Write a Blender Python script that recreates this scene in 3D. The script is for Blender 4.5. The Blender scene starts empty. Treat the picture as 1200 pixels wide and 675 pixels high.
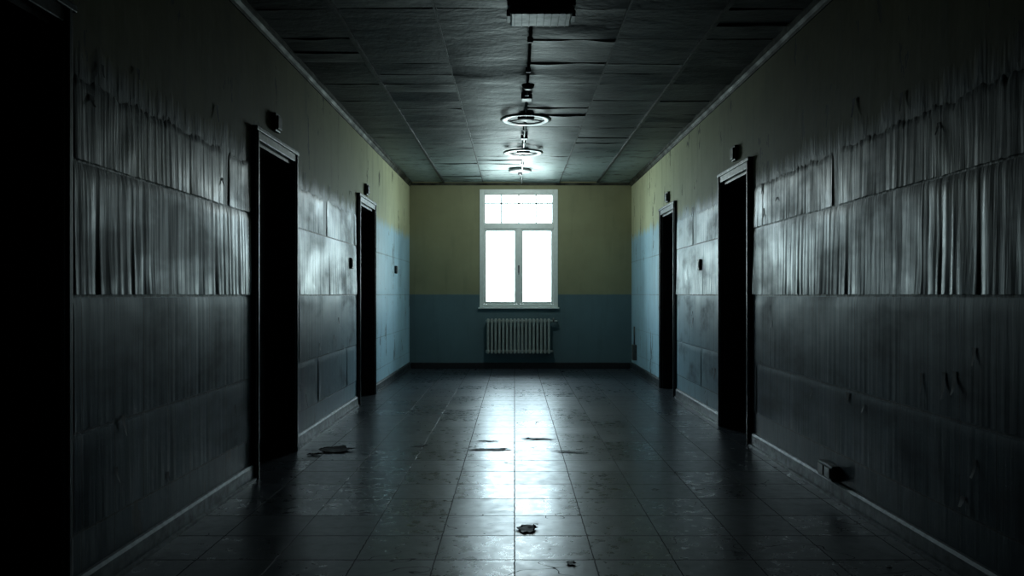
import bpy, bmesh, math, random
from mathutils import Vector, Matrix, noise
random.seed(7)
XL,XR,YB,YF,H = -1.697,1.89,12.87,-1.6,3.02
EYE=1.2
C=bpy.context.scene.collection

# ---------------------------------------------------------------- helpers
def box(bm,x0,x1,y0,y1,z0,z1,mi=0,bev=0.0):
    vs=[bm.verts.new(p) for p in [(x0,y0,z0),(x1,y0,z0),(x1,y1,z0),(x0,y1,z0),(x0,y0,z1),(x1,y0,z1),(x1,y1,z1),(x0,y1,z1)]]
    fs=[]
    for f in [(0,3,2,1),(4,5,6,7),(0,1,5,4),(1,2,6,5),(2,3,7,6),(3,0,4,7)]:
        fc=bm.faces.new([vs[i] for i in f]); fc.material_index=mi; fs.append(fc)
    if bev>0:
        ed=set(e for f in fs for e in f.edges)
        r=bmesh.ops.bevel(bm,geom=list(ed),offset=bev,segments=2,affect='EDGES',profile=0.5)
        for f in r['faces']: f.material_index=mi
def cyl(bm,p0,p1,r,mi=0,seg=16,r2=None):
    p0=Vector(p0);p1=Vector(p1);d=p1-p0
    q=d.to_track_quat('Z','Y').to_matrix().to_4x4()
    m=Matrix.Translation((p0+p1)/2)@q
    res=bmesh.ops.create_cone(bm,cap_ends=True,segments=seg,radius1=r,radius2=r if r2 is None else r2,depth=d.length,matrix=m)
    for v in res['verts']:
        for f in v.link_faces: f.material_index=mi; f.smooth=len(f.verts)==4
def lathe(bm,c,prof,mi=0,seg=48):
    rings=[]
    for r,z in prof:
        rings.append([bm.verts.new((c[0]+r*math.cos(2*math.pi*i/seg),c[1]+r*math.sin(2*math.pi*i/seg),c[2]+z)) for i in range(seg)])
    for a,b in zip(rings,rings[1:]):
        for i in range(seg):
            f=bm.faces.new([a[i],a[(i+1)%seg],b[(i+1)%seg],b[i]]); f.material_index=mi; f.smooth=True
    return rings
def finish(bm,name,mats,recalc=True):
    if recalc: bmesh.ops.recalc_face_normals(bm,faces=bm.faces)
    me=bpy.data.meshes.new(name); bm.to_mesh(me); bm.free()
    for m in mats: me.materials.append(m)
    o=bpy.data.objects.new(name,me); C.objects.link(o); return o

class NT:
    def __init__(s,name):
        s.m=bpy.data.materials.new(name); s.m.use_nodes=True; s.t=s.m.node_tree; s.t.nodes.clear()
        s.out=s.t.nodes.new('ShaderNodeOutputMaterial')
        s.b=s.t.nodes.new('ShaderNodeBsdfPrincipled'); s.t.links.new(s.b.outputs[0],s.out.inputs[0])
        s.tc=s.t.nodes.new('ShaderNodeTexCoord').outputs['Object']
    def set(s,inp,v):
        if hasattr(v,'is_output'): s.t.links.new(v,inp)
        else:
            if isinstance(v,tuple) and len(v)==3 and inp.type=='RGBA': v=(*v,1)
            inp.default_value=v
    def math(s,op,a,b=0,c=0,clamp=False):
        n=s.t.nodes.new('ShaderNodeMath'); n.operation=op; n.use_clamp=clamp
        s.set(n.inputs[0],a); s.set(n.inputs[1],b); s.set(n.inputs[2],c); return n.outputs[0]
    def map(s,v,a,b,c=0.,d=1.):
        n=s.t.nodes.new('ShaderNodeMapRange'); s.set(n.inputs[0],v)
        for i,x in enumerate((a,b,c,d)): s.set(n.inputs[i+1],x)
        return n.outputs[0]
    def vec(s,scale,loc=(0,0,0)):
        n=s.t.nodes.new('ShaderNodeMapping'); s.t.links.new(s.tc,n.inputs[0]); n.inputs['Scale'].default_value=scale; n.inputs['Location'].default_value=loc; return n.outputs[0]
    def noise(s,scale=(1,1,1),sc=1,det=3,rough=.55,loc=(0,0,0)):
        n=s.t.nodes.new('ShaderNodeTexNoise'); s.t.links.new(s.vec(scale,loc),n.inputs['Vector']); n.inputs['Scale'].default_value=sc
        n.inputs['Detail'].default_value=det; n.inputs['Roughness'].default_value=rough; return n.outputs[0]
    def mix(s,f,a,b):
        n=s.t.nodes.new('ShaderNodeMix'); n.data_type='RGBA'; s.set(n.inputs[0],f); s.set(n.inputs[6],a); s.set(n.inputs[7],b); return n.outputs[2]
    def xyz(s):
        n=s.t.nodes.new('ShaderNodeSeparateXYZ'); s.t.links.new(s.tc,n.inputs[0]); return n.outputs
    def bump(s,h,st=.3,dist=.01,nrm=None):
        n=s.t.nodes.new('ShaderNodeBump'); n.inputs['Strength'].default_value=st; n.inputs['Distance'].default_value=dist
        s.t.links.new(h,n.inputs['Height'])
        if nrm: s.t.links.new(nrm,n.inputs['Normal'])
        return n.outputs[0]
    def p(s,**k):
        for a,v in k.items(): s.set(s.b.inputs[a.replace('_',' ')],v)
        return s.m

def simple(name,col,rough=.5,metal=0.,var=.25,bs=.15,sc=20,spec=.5):
    n=NT(name); f=n.noise(sc=sc,det=3)
    c2=tuple(x*(1-var*1.6) for x in col)
    c=n.mix(n.map(f,.35,.65),col,c2)
    return n.p(Base_Color=c,Roughness=n.map(f,.3,.7,rough*.85,min(1,rough*1.15)),Metallic=metal,Specular_IOR_Level=spec,Normal=n.bump(f,bs,.004))

def wall_mat(name,side):
    n=NT(name); X,Y,Z=n.xyz()
    U=Y if side else X
    big=n.noise(sc=1.3,det=4,rough=.65)
    streak=n.noise((7,7,.8),1,4,.6)
    fine=n.noise(sc=22,det=3)
    edge=n.noise((6,6,1.0),1,3,.75,(3,1,2))
    zlim=2.12 if side else 1.2
    am=.30 if side else .012
    zz=n.math('ADD',Z,n.math('MULTIPLY',n.math('SUBTRACT',edge,.5),am))
    up=n.map(zz,zlim-(.06 if side else .01),zlim+(.06 if side else .01))
    YEL=(.60,.61,.38) if side else (.29,.29,.17)  # end wall's weaker light is put into its darker yellow
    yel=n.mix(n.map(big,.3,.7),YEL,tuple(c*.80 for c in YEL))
    if side: yel=n.mix(n.map(Y,5.3,9.6,1.,0.),yel,n.mix(n.map(big,.3,.7),(.115,.104,.044),(.068,.062,.028)))  # yellow darkened towards camera: window light falloff put into the colour
    blue=(.42,.66,.78) if side else (.12,.185,.20); blue2=tuple(c*.84 for c in blue)  # same blue paint, darkened on the end wall to imitate dim lighting
    low=n.mix(n.map(big,.35,.65),blue,blue2)
    if side:
        near_dim=n.mix(n.map(big,.35,.65),(.022,.044,.060),(.012,.026,.036))
        low=n.mix(n.map(Y,6.3,10.2,1.,0.),low,near_dim)  # blue dimmed away from window, painted in place of light falloff
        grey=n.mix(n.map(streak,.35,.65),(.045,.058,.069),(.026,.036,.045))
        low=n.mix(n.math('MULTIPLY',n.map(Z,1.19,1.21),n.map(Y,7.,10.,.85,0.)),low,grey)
    col=n.mix(up,low,yel)
    col=n.mix(n.map(streak,.55,.8,0,.4 if side else .2),col,(.03,.033,.035))
    h=n.math('MULTIPLY',streak,n.map(up,0,1,1.,.25))
    if side:
        h=n.math('MULTIPLY',h,n.map(Z,1.15,1.25,.35,1.))
        h=n.math('ADD',h,n.math('MULTIPLY',big,.8))
        wob=n.math('MULTIPLY',n.math('SUBTRACT',fine,.5),.01)
        dv=n.math('PINGPONG',n.math('ADD',U,wob),.13)
        seam=n.math('LESS_THAN',dv,.0028)
        for z0 in (.27,.66,1.195,1.72):
            d=n.math('ABSOLUTE',n.math('SUBTRACT',n.math('ADD',Z,wob),z0))
            seam=n.math('MAXIMUM',seam,n.math('LESS_THAN',d,.004 if z0<1 else .007))
        seam=n.math('MULTIPLY',seam,n.math('SUBTRACT',1.,up))
        seam=n.math('MULTIPLY',seam,n.map(big,.3,.5,.45,1.))
        seam=n.math('MULTIPLY',seam,n.map(Y,8.5,11.,1.,.35))
        col=n.mix(n.math('MULTIPLY',seam,.8),col,(.005,.006,.008))
        h=n.math('SUBTRACT',h,n.math('MULTIPLY',seam,.35))
        chip=n.math('GREATER_THAN',n.noise((5,5,1.8),1,4,.7,(7,3,1)),.64)
        col=n.mix(n.math('MULTIPLY',chip,.7),col,(.02,.02,.02))
        h=n.math('SUBTRACT',h,n.math('MULTIPLY',chip,.1))
    nr=n.bump(h,.35 if side else .15,.03)
    return n.p(Base_Color=col,Roughness=n.map(up,0,1,.45,.65),Specular_IOR_Level=n.map(up,0,1,.20,.12),Normal=nr)
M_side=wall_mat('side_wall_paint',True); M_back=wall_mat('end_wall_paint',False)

def sheet_mat(lower):
    n=NT('lower_panel_sheet' if lower else 'peeling_sheet'); X,Y,Z=n.xyz()
    st=n.noise((11,11,.7),1,4,.6); b=n.noise((1.6,1.6,3),1,det=4)
    if lower:
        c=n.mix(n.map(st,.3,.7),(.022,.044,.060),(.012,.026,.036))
        c=n.mix(n.map(Y,6.3,10.2,0.,1.),c,(.42,.64,.76))  # paler near the window: stronger light there painted into the sheet
    else:
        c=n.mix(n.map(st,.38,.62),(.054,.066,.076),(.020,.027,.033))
        c=n.mix(n.map(Y,6.0,10.2,0,.95),c,(.40,.60,.70))  # sheet colour carries painted light falloff, dark near camera, pale far off
    c=n.mix(n.map(b,.5,.68,0,.7),c,(.012,.016,.019))
    dv=n.math('PINGPONG',n.math('ADD',Y,n.math('MULTIPLY',st,.012)),.13)
    s=n.math('LESS_THAN',dv,.0030)
    c=n.mix(n.math('MULTIPLY',s,.85),c,(.004,.005,.006))
    h=n.math('SUBTRACT',st,n.math('MULTIPLY',s,.3))
    if lower: return n.p(Base_Color=c,Roughness=n.map(b,.35,.65,.38,.55),Specular_IOR_Level=n.map(b,.4,.65,.15,.08),Normal=n.bump(h,.16,.02))
    return n.p(Base_Color=c,Roughness=n.map(b,.35,.65,.28,.48),Specular_IOR_Level=n.map(b,.4,.65,.28,.10),Normal=n.bump(h,.35,.02))
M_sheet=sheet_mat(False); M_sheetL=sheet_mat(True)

def floor_mat():
    n=NT('floor_tiles'); X,Y,Z=n.xyz()
    b=n.noise(sc=1.1,det=4,rough=.65); f=n.noise(sc=14,det=4,rough=.6)
    wob=n.math('MULTIPLY',n.math('SUBTRACT',f,.5),.012)
    dx=n.math('PINGPONG',n.math('ADD',X,wob),.18); dy=n.math('PINGPONG',n.math('ADD',Y,wob),.18)
    s=n.math('MAXIMUM',n.math('LESS_THAN',dx,.003),n.math('LESS_THAN',dy,.0045))
    def tile(off):
        w=n.t.nodes.new('ShaderNodeTexWhiteNoise'); w.noise_dimensions='2D'
        cb=n.t.nodes.new('ShaderNodeCombineXYZ')
        n.set(cb.inputs[0],n.math('ADD',n.math('FLOOR',n.math('DIVIDE',X,.36)),off)); n.set(cb.inputs[1],n.math('FLOOR',n.math('DIVIDE',Y,.36)))
        n.t.links.new(cb.outputs[0],w.inputs['Vector']); return w.outputs[0]
    w=tile(0); w2=tile(40)
    fy=n.math('FRACT',n.math('DIVIDE',Y,.36)); fx=n.math('FRACT',n.math('DIVIDE',X,.36))
    col=n.mix(n.map(b,.3,.7),(.048,.060,.074),(.026,.034,.044))
    col=n.mix(n.math('MULTIPLY',w,.35),col,(.025,.029,.035))
    col=n.mix(n.map(f,.55,.8,0,.6),col,(.012,.013,.015))
    crack=n.math('LESS_THAN',n.math('ABSOLUTE',n.math('SUBTRACT',n.noise((.9,1.6,1),1,3,.65,(5,2,0)),.5)),.0016)
    s2=n.math('MAXIMUM',s,n.math('MULTIPLY',crack,n.map(b,.48,.54)))
    col=n.mix(n.math('MULTIPLY',s2,.85),col,(.004,.004,.004))
    h=n.math('SUBTRACT',n.math('MULTIPLY',b,.6),n.math('MULTIPLY',s2,.22))
    h=n.math('ADD',h,n.math('MULTIPLY',f,.10))
    h=n.math('ADD',h,n.math('MULTIPLY',fy,n.math('MULTIPLY_ADD',w,.34,-.17)))
    h=n.math('ADD',h,n.math('MULTIPLY',fx,n.math('MULTIPLY_ADD',w2,.20,-.10)))
    r=n.math('ADD',n.map(f,.3,.75,.22,.36),n.math('MULTIPLY',w2,.07))
    r=n.math('ADD',r,n.math('MULTIPLY',s2,.4))
    return n.p(Base_Color=col,Roughness=r,Specular_IOR_Level=n.math('MULTIPLY_ADD',s2,-.35,.45),Normal=n.bump(h,.4,.02))
M_floor=floor_mat()

def ceil_mat():
    n=NT('ceiling_tile'); X,Y,Z=n.xyz(); b=n.noise(sc=1.7,det=4,rough=.7); f=n.noise(sc=30,det=3)
    c=n.mix(n.map(b,.35,.65),(.052,.060,.060),(.026,.031,.032))
    c=n.mix(n.map(Y,8.5,12.5,0,.8),c,(.32,.40,.39))  # tiles lightened towards window, its light painted into their colour
    c=n.mix(n.map(n.noise((3,6,3),1,det=4,rough=.75,loc=(4,2,0)),.54,.64,0,.8),c,(.015,.015,.014))
    h=n.math('ADD',n.math('MULTIPLY',f,.3),n.noise((2,5,2),1,3,.6))
    return n.p(Base_Color=c,Roughness=.50,Specular_IOR_Level=.22,Normal=n.bump(h,.3,.03))
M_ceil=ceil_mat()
M_void=simple('ceiling_void',(.008,.008,.008),.9,spec=.1)
M_trim=simple('aged_trim_paint',(.055,.072,.083),.42,var=.45,spec=.35)
M_corn=simple('cornice_paint',(.07,.073,.055),.6,var=.5,spec=.15,sc=5)
M_door=simple('dark_door_wood',(.012,.011,.010),.5,spec=.2)
M_case=simple('door_casing_paint',(.022,.026,.03),.40,spec=.3)
M_metal=simple('tarnished_metal',(.2,.2,.2),.35,1.)
M_white=simple('white_window_paint',(.80,.85,.81),.35,var=.05)
M_rad=simple('radiator_enamel',(.36,.40,.37),.35,var=.10)
M_dark=simple('dark_plastic',(.02,.02,.022),.45)
M_bar=simple('ceiling_runner_metal',(.03,.033,.033),.5,spec=.3)
M_grey=simple('grey_plastic',(.09,.095,.095),.4)
M_lamp=simple('lamp_ring_enamel',(.11,.12,.12),.32,var=.15,spec=.3)
M_flake=simple('flake_paint',(.012,.014,.015),.6,var=.4,spec=.12)
g=NT('window_glass')
tr=g.t.nodes.new('ShaderNodeBsdfTransparent'); gl=g.t.nodes.new('ShaderNodeBsdfGlossy'); gl.inputs['Roughness'].default_value=.05
mx=g.t.nodes.new('ShaderNodeMixShader'); fr=g.t.nodes.new('ShaderNodeFresnel'); fr.inputs[0].default_value=1.3
dirt=g.noise(sc=6,det=3); g.set(tr.inputs[0],g.mix(g.map(dirt,.4,.7,0,.5),(.98,1,.99),(.86,.93,.88)))
g.t.links.new(fr.outputs[0],mx.inputs[0]); g.t.links.new(tr.outputs[0],mx.inputs[1]); g.t.links.new(gl.outputs[0],mx.inputs[2]); g.t.links.new(mx.outputs[0],g.out.inputs[0])
M_glass=g.m

# ---------------------------------------------------------------- shell
T=.3
DL=[(1.95,3.015),(5.14,6.137),(8.557,9.594)]
DR=[(6.32,7.285),(9.28,10.25)]
CW=.07; OH=2.21
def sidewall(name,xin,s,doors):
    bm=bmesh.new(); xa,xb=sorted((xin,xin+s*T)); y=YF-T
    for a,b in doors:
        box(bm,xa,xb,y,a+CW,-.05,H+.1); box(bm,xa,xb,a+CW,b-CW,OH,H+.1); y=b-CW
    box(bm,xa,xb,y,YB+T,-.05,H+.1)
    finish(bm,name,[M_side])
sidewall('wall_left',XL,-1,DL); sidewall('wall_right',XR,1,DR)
WX0,WX1,WZ0,WZ1=-.565,.70,.993,2.896
bm=bmesh.new()
box(bm,XL,WX0,YB,YB+T,-.05,H+.1); box(bm,WX1,XR,YB,YB+T,-.05,H+.1)
box(bm,WX0,WX1,YB,YB+T,-.05,WZ0); box(bm,WX0,WX1,YB,YB+T,WZ1,H+.1)
finish(bm,'wall_back',[M_back])
bm=bmesh.new(); box(bm,XL,XR,YF-T,YF,-.05,H+.1); finish(bm,'wall_front',[M_back])
bm=bmesh.new(); box(bm,XL-.5,XR+.5,YF-.5,YB+T,-.15,0); finish(bm,'floor',[M_floor])

# ceiling
bm=bmesh.new(); box(bm,XL-.3,XR+.3,YF-.3,YB+T,H+.05,H+.12,1)
xs=[XL,-1.145,-.51,.11,.725,1.34,XR]; N=8
ys=[YB]
while ys[-1]>YF: ys.append(ys[-1]-.6)
for a,b in zip(xs,xs[1:]):
    for y1,y0 in zip(ys,ys[1:]):
        y0=max(y0,YF)
        parts=[(y0,y1)] if random.random()<.7 else [(y0,y0+(y1-y0)*.5),(y0+(y1-y0)*.5,y1)]
        for p0,p1 in parts:
            g_=.004; gy=.014
            x0,x1,yy0,yy1=a+g_,b-g_,p0+gy,p1-gy
            tx=random.uniform(-.006,.006); tyy=random.uniform(-.024,.002); sag=random.uniform(0,.012); c0=random.uniform(.002,.020); c1=random.uniform(-.006,.008)
            sd=random.uniform(0,90)
            vs=[]
            for i in range(N+1):
                for j in range(N+1):
                    u=i/N;v=j/N
                    e0=noise.noise(Vector((u*2.5+sd,0,0)))*.010
                    z=H+tx*(u-.5)+tyy*(v-.5)-sag*math.sin(math.pi*u)*math.sin(math.pi*v)-(c0*(.6+e0*60))*((1-v)**4)-c1*(v**4)
                    vs.append(bm.verts.new((x0+(x1-x0)*u,yy0+(yy1-yy0)*v+e0*(1-v),z)))
            for i in range(N):
                for j in range(N):
                    q=[vs[i*(N+1)+j],vs[(i+1)*(N+1)+j],vs[(i+1)*(N+1)+j+1],vs[i*(N+1)+j+1]]
                    f=bm.faces.new(q[::-1]); f.smooth=True
for x in (-1.145,1.34): box(bm,x-.014,x+.014,YF,YB,H-.022,H+.03,2)
for x in (-.51,.725): box(bm,x-.007,x+.007,YF,YB,H-.010,H+.03,2)
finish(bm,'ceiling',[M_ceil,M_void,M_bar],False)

for nm,x,s in (('trim_1',XL,1),('trim_2',XR,-1)):
    bm=bmesh.new(); pr=[(0,-.075),(.010,-.075),(.014,-.055),(.03,-.035),(.042,-.03),(.042,0),(0,0)]
    A=[bm.verts.new((x+s*p,YF,H+q)) for p,q in pr]; B=[bm.verts.new((x+s*p,YB,H+q)) for p,q in pr]
    n_=len(pr)
    for i in range(n_): bm.faces.new([A[i],A[(i+1)%n_],B[(i+1)%n_],B[i]])
    bm.faces.new(A); bm.faces.new(B[::-1]); finish(bm,nm,[M_corn])
bm=bmesh.new(); box(bm,XL+.045,XR-.045,YB-.03,YB,H-.06,H-.02,0,.006); finish(bm,'trim_3',[M_corn])
def base(name,x,s,doors):
    bm=bmesh.new(); y=YF; segs=[]
    for a,b in doors: segs.append((y,a)); y=b
    segs.append((y,YB))
    for y0,y1 in segs:
        pr=[(0,0),(.03,0),(.03,.015),(.018,.02),(.018,.09),(.01,.105),(0,.11)]
        A=[bm.verts.new((x+s*p,y0,q)) for p,q in pr]; B=[bm.verts.new((x+s*p,y1,q)) for p,q in pr]
        for i in range(len(pr)): bm.faces.new([A[i],A[(i+1)%7],B[(i+1)%7],B[i]])
        bm.faces.new(A); bm.faces.new(B[::-1])
    finish(bm,name,[M_trim])
base('baseboard_left',XL,1,DL); base('baseboard_right',XR,-1,DR)
bm=bmesh.new(); box(bm,XL+.03,XR-.03,YB-.02,YB,0,.1,0,.005); finish(bm,'baseboard_back',[M_dark])

# doors
k=1
for x,s,doors in ((XL,-1,DL),(XR,1,DR)):
    for a,b in doors:
        bm=bmesh.new()
        def bx(o0,o1,y0,y1,z0,z1,mi=0,bev=0.):
            p,q=sorted((x+s*o0,x+s*o1)); box(bm,p,q,y0,y1,z0,z1,mi,bev)
        for c0,c1 in ((a,a+CW),(b-CW,b)):
            bx(-.028,0,c0,c1,0,OH+.07,1,.006)
            m=(c0+c1)/2; bx(-.038,-.02,m-.012,m+.012,0,OH+.07,1,.004)
        bx(-.028,0,a,b,OH,OH+.07,1,.006)
        bx(-.04,0,a-.006,b+.006,OH+.055,OH+.085,3,.006)
        bx(.0,.25,a+CW,a+CW+.025,0,OH,1); bx(0,.25,b-CW-.025,b-CW,0,OH,1); bx(0,.25,a+CW,b-CW,OH-.025,OH,1)
        y0,y1=a+CW+.025,b-CW-.025; bx(.17,.21,y0,y1,0,OH-.025,0)
        ym=(y0+y1)/2
        for z0,z1 in ((.15,.85),(1.05,2.05)):
            for p0,p1 in ((y0+.1,ym-.04),(ym+.04,y1-.1)):
                bx(.155,.17,p0,p1,z0,z1,0,.006)
        hy=y0+.07
        bx(.162,.17,hy-.02,hy+.02,.92,1.12,2,.003)
        cyl(bm,(x+s*.165,hy,1.05),(x+s*.115,hy,1.05),.009,2); cyl(bm,(x+s*.115,hy-.008,1.05),(x+s*.115,hy+.11,1.05),.009,2)
        finish(bm,'door_%d'%k,[M_door,M_case,M_metal,M_trim]); k+=1

# ---------------------------------------------------------------- peeling sheets
def peel(x,s,segs,name):
    bm=bmesh.new()
    def sheet(y0,y1,zt,zb,amp,gapth,seed,ragtop=0.,mi=0):
        dy=.009; n=int((y1-y0)/dy); R=14; prev=None
        for i in range(n+1):
            y=y0+(y1-y0)*i/n
            r1=noise.noise(Vector((y*6,seed,0))); r2=noise.noise(Vector((y*17,seed,3))); r3=noise.noise(Vector((y*1.6,seed,7)))
            r4=noise.noise(Vector((y*30,seed,13)))
            panel=math.floor(y/.26)
            rp=noise.noise(Vector((panel*3.7+.3,seed,11)))
            zbot=zb+.005*r4+.006*max(0,rp)
            zt_=zt+ragtop*(.6*r1+.5*r4)
            loc=max(.2,min(1.,.7+1.4*r3))
            col=[]
            for j in range(R+1):
                v=j/R; z=zt_+(zbot-zt_)*v
                env=.25+.75*v
                rid=(1-abs(2*r2))
                o=.004+amp*env*loc*(.45+.5*r1+.40*rid+.22*r4)
                o+=amp*.4*env*noise.noise(Vector((y*7+1.2*v,seed,z*2.5)))
                o+=.35*amp*(v**6)*max(0,rp+.3)
                if j==0: o=.0015
                col.append(bm.verts.new((x+s*max(.0015,o),y,z)))
            gap=noise.noise(Vector((y*3.3,seed,51)))>gapth
            if prev and not gap:
                for j in range(R):
                    f=bm.faces.new([prev[j],col[j],col[j+1],prev[j+1]]); f.smooth=True; f.material_index=mi
            prev=col if not gap else None
    for i,(a,b) in enumerate(segs):
        sheet(a+.03,b-.03,1.715,1.2,.015,.6,3.1+i)
        sheet(a+.03,b-.03,2.04,1.725,.008,.35,8.1+i,.05)
        sheet(a+.03,b-.03,1.185,.67,.0035,.55,14.1+i,0,2)
        sheet(a+.03,b-.03,.65,.28,.003,.5,21.1+i,0,2)
        for _ in range(int((b-a)*5)):
            y=random.uniform(a+.12,b-.12); z=random.choice([random.uniform(.2,1.1),random.uniform(.2,1.1),random.uniform(1.8,2.3)]) 
            w=random.uniform(.008,.022); h=random.uniform(.03,.12); cu=random.uniform(.006,.018); vv=[]
            for j in range(6):
                v=j/5
                for u in (-1,0,1):
                    vv.append(bm.verts.new((x+s*(.008+cu*v*v),y+u*w*(1-.6*v if u else 1)+.01*noise.noise(Vector((z*9,j,u))),z+h*(.5-v))))
            for j in range(5):
                for u in range(2):
                    f=bm.faces.new([vv[j*3+u],vv[j*3+u+1],vv[j*3+u+4],vv[j*3+u+3]]); f.smooth=True; f.material_index=1
    bmesh.ops.delete(bm,geom=[v for v in bm.verts if not v.link_faces],context='VERTS')
    finish(bm,name,[M_sheet,M_flake,M_sheetL],False)
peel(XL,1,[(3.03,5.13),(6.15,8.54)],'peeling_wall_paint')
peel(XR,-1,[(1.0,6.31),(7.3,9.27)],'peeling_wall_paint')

# ---------------------------------------------------------------- window
bm=bmesh.new(); y0,y1=YB-.02,YB+.06; cx=(WX0+WX1)/2; zt=2.30
fw=.07
box(bm,WX0,WX0+fw,y0,y1,WZ0,WZ1,0,.006); box(bm,WX1-fw,WX1,y0,y1,WZ0,WZ1,0,.006)
box(bm,WX0+fw,WX1-fw,y0,y1,WZ1-fw,WZ1,0,.006); box(bm,WX0+fw,WX1-fw,y0,y1,WZ0,WZ0+.05,0,.006)
box(bm,WX0+fw,WX1-fw,y0-.005,y1,zt-.04,zt+.035,0,.006)
box(bm,cx-.03,cx+.03,y0-.01,y1,WZ0+.05,zt-.04,0,.006)
def sash(xa,xb,za,zb,w):
    a,b=YB+.0,YB+.045
    box(bm,xa,xa+w,a,b,za,zb,0,.005); box(bm,xb-w,xb,a,b,za,zb,0,.005)
    box(bm,xa+w,xb-w,a,b,za,za+w,0,.005); box(bm,xa+w,xb-w,a,b,zb-w,zb,0,.005)
    box(bm,xa+w,xb-w,YB+.018,YB+.022,za+w,zb-w,1)
sash(WX0+fw,cx-.03,WZ0+.05,zt-.04,.04); sash(cx+.03,WX1-fw,WZ0+.05,zt-.04,.04)
sash(WX0+fw,WX1-fw,zt+.035,WZ1-fw,.025)
for t in (.25,.5,.75):
    xx=WX0+fw+(WX1-WX0-2*fw)*t; box(bm,xx-.012,xx+.012,YB+.005,YB+.04,zt+.06,WZ1-fw-.025,0)
box(bm,WX0+fw,WX1-fw,YB+.005,YB+.04,2.66,2.682,0)
box(bm,cx-.012,cx+.012,y0-.02,y0-.01,1.55,1.67,2,.003); cyl(bm,(cx,y0-.02,1.63),(cx,y0-.045,1.63),.007,2); cyl(bm,(cx,y0-.045,1.635),(cx,y0-.045,1.52),.007,2)
box(bm,WX0-.02,WX1+.02,YB-.05,YB,WZ0-.025,WZ0,0,.006)
finish(bm,'window_1',[M_white,M_glass,M_metal])

# radiator
bm=bmesh.new(); rx0,rx1,rz0,rz1=-.455,.58,.25,.81; n=17; p=(rx1-rx0)/n
for i in range(n):
    c=rx0+p*(i+.5)
    box(bm,c-p*.30,c+p*.30,YB-.145,YB-.115,rz0+.01,rz1-.01,0,.010)
    box(bm,c-p*.30,c+p*.30,YB-.065,YB-.04,rz0+.01,rz1-.01,0,.010)
    box(bm,c-p*.36,c+p*.36,YB-.15,YB-.035,rz1-.075,rz1,0,.014)
    box(bm,c-p*.36,c+p*.36,YB-.15,YB-.035,rz0,rz0+.07,0,.014)
for z in (rz0+.035,rz1-.04): cyl(bm,(rx0-.01,YB-.09,z),(rx1+.03,YB-.09,z),.02,0)
cyl(bm,(rx1+.03,YB-.09,rz1-.04),(rx1+.10,YB-.09,rz1-.04),.012,0); cyl(bm,(rx1+.10,YB-.09,rz1-.04),(rx1+.10,YB-.002,rz1-.04),.012,0)
cyl(bm,(rx1+.03,YB-.09,rz0+.035),(rx1+.03,YB-.002,rz0+.035),.012,0)
cyl(bm,(rx1+.045,YB-.09,rz1-.05),(rx1+.045,YB-.09,rz1+.01),.016,1)
for xx in (rx0+.15,rx1-.15):
    for zz in (rz1-.12,rz0+.1): box(bm,xx-.012,xx+.012,YB-.06,YB-.002,zz-.015,zz+.015,1)
finish(bm,'radiator',[M_rad,M_metal])

# ---------------------------------------------------------------- ceiling fittings
for (cx_,cy,ro) in ((.115,8.06,.26),(.11,9.94,.25)):
    bm=bmesh.new(); c=(cx_,cy,2.965)
    w=ro*.28
    lathe(bm,c,[(ro-w,0),(ro-w,.010),(ro-w*.5,.016),(ro-.004,.012),(ro,.004),(ro-.012,-.005),(ro-w*.6,-.007),(ro-w,0)],0)
    lathe(bm,c,[(.001,-.004),(ro*.2,-.004),(ro*.30,.002),(ro*.33,.015),(ro*.33,.045)],1,32)
    for a in range(3):
        t=a*2.094+.5; cyl(bm,(cx_+.3*ro*math.cos(t),cy+.3*ro*math.sin(t),2.978),(cx_+.8*ro*math.cos(t),cy+.8*ro*math.sin(t),2.974),.006,1)
    finish(bm,'ring_ceiling_lamp',[M_lamp,M_dark])
bm=bmesh.new(); c=(.08,11.5,2.93)
lathe(bm,c,[(.001,.03),(.10,.03),(.15,.036),(.165,.05),(.165,.07),(.12,.085)],0,40)
lathe(bm,c,[(.03,.032),(.03,.0),(.022,-.012),(.001,-.014)],1,24)
finish(bm,'flush_ceiling_lamp',[M_lamp,M_dark])
pl=bpy.data.lights.new('added_end_fill','POINT'); pl.energy=30; pl.color=(.86,1.,.99); pl.shadow_soft_size=.10  # added fill light brightening the far end; the fitting itself is unlit
po=bpy.data.objects.new('added_end_fill',pl); C.objects.link(po); po.location=(.08,11.4,2.76)

bm=bmesh.new()
cyl(bm,(.11,5.2,2.985),(.11,12.83,2.985),.011,0)
y=5.6
while y<12.6: box(bm,.09,.13,y-.010,y+.010,2.970,3.01,1,.003); y+=.75
box(bm,.06,.16,7.18,7.30,2.965,3.01,1,.006); box(bm,.07,.15,9.02,9.12,2.965,3.01,1,.006)
finish(bm,'electrical_conduit',[M_grey,M_dark])
bm=bmesh.new(); lathe(bm,(.115,6.72,2.93),[(.001,0),(.03,0),(.045,.012),(.052,.025),(.055,.04)],0,32); finish(bm,'smoke_detector',[M_dark])
bm=bmesh.new()
box(bm,-.045,.375,4.86,5.16,2.965,3.01,0,.008); box(bm,-.03,.36,4.885,5.135,2.925,2.97,1,.015)
for i in range(8):
    xx=.0+i*.046; box(bm,xx-.003,xx+.003,4.89,5.13,2.921,2.93,0)
box(bm,-.05,-.025,4.95,5.07,2.93,2.97,0,.003); box(bm,.355,.38,4.95,5.07,2.93,2.97,0,.003)
finish(bm,'ceiling_light_fixture',[M_dark,M_grey])

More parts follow.
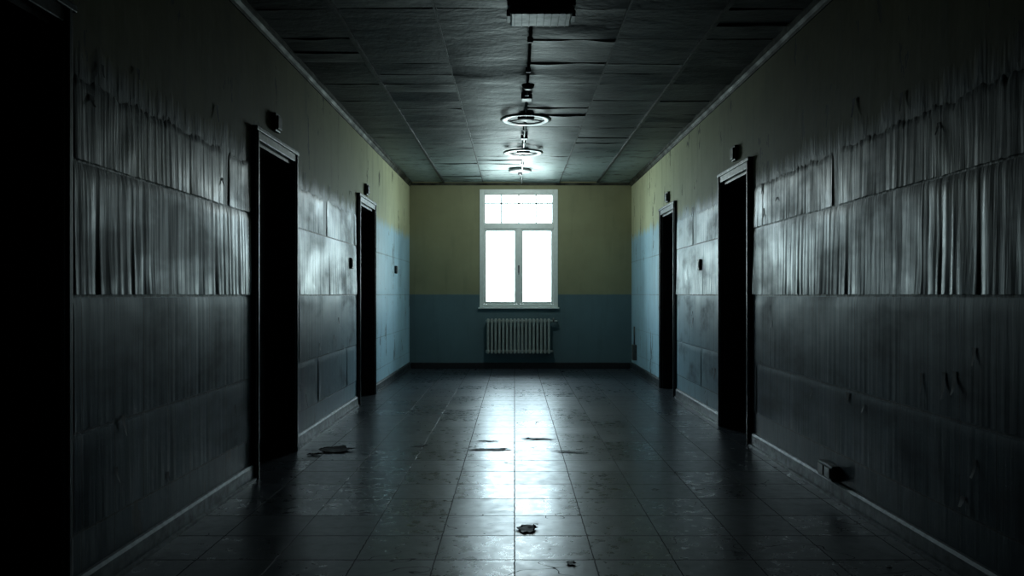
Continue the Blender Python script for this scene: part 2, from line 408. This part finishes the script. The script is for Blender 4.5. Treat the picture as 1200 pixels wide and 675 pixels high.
for x,s,y,z in ((XL,1,5.62,2.40),(XL,1,9.05,2.38),(XR,-1,6.78,2.39),(XR,-1,9.75,2.38)):
    bm=bmesh.new(); a,b=sorted((x,x+s*.03)); box(bm,a,b,y-.06,y+.06,z-.055,z+.075,0,.008)
    a,b=sorted((x+s*.03,x+s*.045)); box(bm,a,b,y-.045,y+.045,z-.04,z+.055,1,.006); finish(bm,'emergency_door_light',[M_dark,M_bar])
for x,s,y,z in ((XL,1,8.2,1.52),(XR,-1,8.05,1.50),(XL,1,11.3,1.55)):
    bm=bmesh.new(); a,b=sorted((x,x+s*.035)); box(bm,a,b,y-.04,y+.04,z-.055,z+.055,0,.006)
    a,b=sorted((x+s*.035,x+s*.04)); box(bm,a,b,y-.02,y+.02,z-.035,z+.035,1,.002); finish(bm,'light_switch',[M_dark,M_grey])
bm=bmesh.new(); box(bm,XR-.05,XR,4.62,4.84,.11,.20,0,.008); box(bm,XR-.058,XR-.05,4.64,4.72,.125,.185,1,.003); box(bm,XR-.058,XR-.05,4.74,4.82,.125,.185,1,.003)
finish(bm,'wall_socket_box',[M_dark,M_grey])
bm=bmesh.new(); box(bm,XR-.06,XR,12.3,12.45,.18,.42,0,.008); cyl(bm,(XR-.03,12.37,.42),(XR-.03,12.37,.7),.012,0); finish(bm,'wall_junction_box',[M_grey])

# ---------------------------------------------------------------- floor debris
def flake(bm,cx,cy,w,d,hgt,seed,mi=0):
    nx,ny=12,8; vs=[]
    a=random.uniform(-.3,.3)
    for i in range(nx+1):
        for j in range(ny+1):
            u=i/nx*2-1; v=j/ny*2-1
            k=math.sqrt(max(0.,1-.45*(u*u*v*v)))*(1-.25*min(abs(u),abs(v)))
            rr=k*(1+.55*noise.noise(Vector((u*2.2+seed,v*2.2,seed))))
            px=u*w/2*rr; py=v*d/2*(1+.5*noise.noise(Vector((u*3,v*3+seed,2))))*(1-.45*u*u)
            z=.003+hgt*(.25*abs(noise.noise(Vector((u*2,v*2,seed+5))))*2+ (u*u*.5+.3*v*v)*max(0,noise.noise(Vector((seed,u,v)))+.4))
            vs.append(bm.verts.new((cx+px*math.cos(a)-py*math.sin(a),cy+px*math.sin(a)+py*math.cos(a),z)))
    for i in range(nx):
        for j in range(ny):
            f=bm.faces.new([vs[i*(ny+1)+j],vs[(i+1)*(ny+1)+j],vs[(i+1)*(ny+1)+j+1],vs[i*(ny+1)+j+1]]); f.material_index=mi; f.smooth=True
bm=bmesh.new()
for cx_,cy,w,d,h in ((.065,4.07,.12,.13,.016),(-1.37,6.12,.26,.24,.03),(-1.50,5.95,.10,.08,.02),(-.18,6.15,.38,.08,.008),(.19,6.6,.30,.06,.01),(.42,6.05,.24,.05,.01),(-.22,6.5,.22,.04,.008),(-.75,6.3,.14,.04,.01),(.25,3.55,.05,.05,.008)):
    flake(bm,cx_,cy,w,d,h,random.uniform(0,50))
for _ in range(60):
    cx_=random.choice([XL+.08+abs(random.gauss(0,.15)),XR-.08-abs(random.gauss(0,.15)),random.uniform(XL+.2,XR-.2)])
    sz=random.uniform(.01,.035); flake(bm,cx_,random.uniform(3,12),sz,sz*.7,.006,random.uniform(0,50))
finish(bm,'fallen_paint_flakes',[M_flake],False)

# ---------------------------------------------------------------- light
w=bpy.data.worlds.new('overcast_sky'); bpy.context.scene.world=w; w.use_nodes=True; t=w.node_tree; t.nodes.clear()
o=t.nodes.new('ShaderNodeOutputWorld'); bg=t.nodes.new('ShaderNodeBackground'); tc=t.nodes.new('ShaderNodeTexCoord'); sp=t.nodes.new('ShaderNodeSeparateXYZ')
cr=t.nodes.new('ShaderNodeValToRGB'); e=cr.color_ramp.elements
e[0].position=.0; e[0].color=(.36,.44,.47,1); e[1].position=1; e[1].color=(.68,.86,1.0,1)
k_=cr.color_ramp.elements.new(.5); k_.color=(.56,.70,.72,1); k_=cr.color_ramp.elements.new(.56); k_.color=(.70,.88,1.0,1)
mp=t.nodes.new('ShaderNodeMapRange'); mp.inputs[1].default_value=-1; mp.inputs[2].default_value=1
L=t.links.new
L(tc.outputs['Generated'],sp.inputs[0]); L(sp.outputs[2],mp.inputs[0]); L(mp.outputs[0],cr.inputs[0])
L(cr.outputs[0],bg.inputs[0]); bg.inputs[1].default_value=19; L(bg.outputs[0],o.inputs[0])
la=bpy.data.lights.new('window_portal','AREA'); la.shape='RECTANGLE'; la.size=WX1-WX0; la.size_y=WZ1-WZ0; la.cycles.is_portal=True
lo=bpy.data.objects.new('window_portal',la); C.objects.link(lo); lo.location=((WX0+WX1)/2,YB+.1,(WZ0+WZ1)/2); lo.rotation_euler=(-math.pi/2,0,0)

cam=bpy.data.cameras.new('camera'); co=bpy.data.objects.new('camera',cam); C.objects.link(co)
co.location=(0,0,EYE); co.rotation_euler=(math.pi/2,0,0); cam.lens=28; cam.sensor_width=36; cam.shift_x=-3/1200; cam.shift_y=7.5/1200; cam.clip_start=.05
bpy.context.scene.camera=co
bpy.context.scene.view_settings.view_transform='Standard'
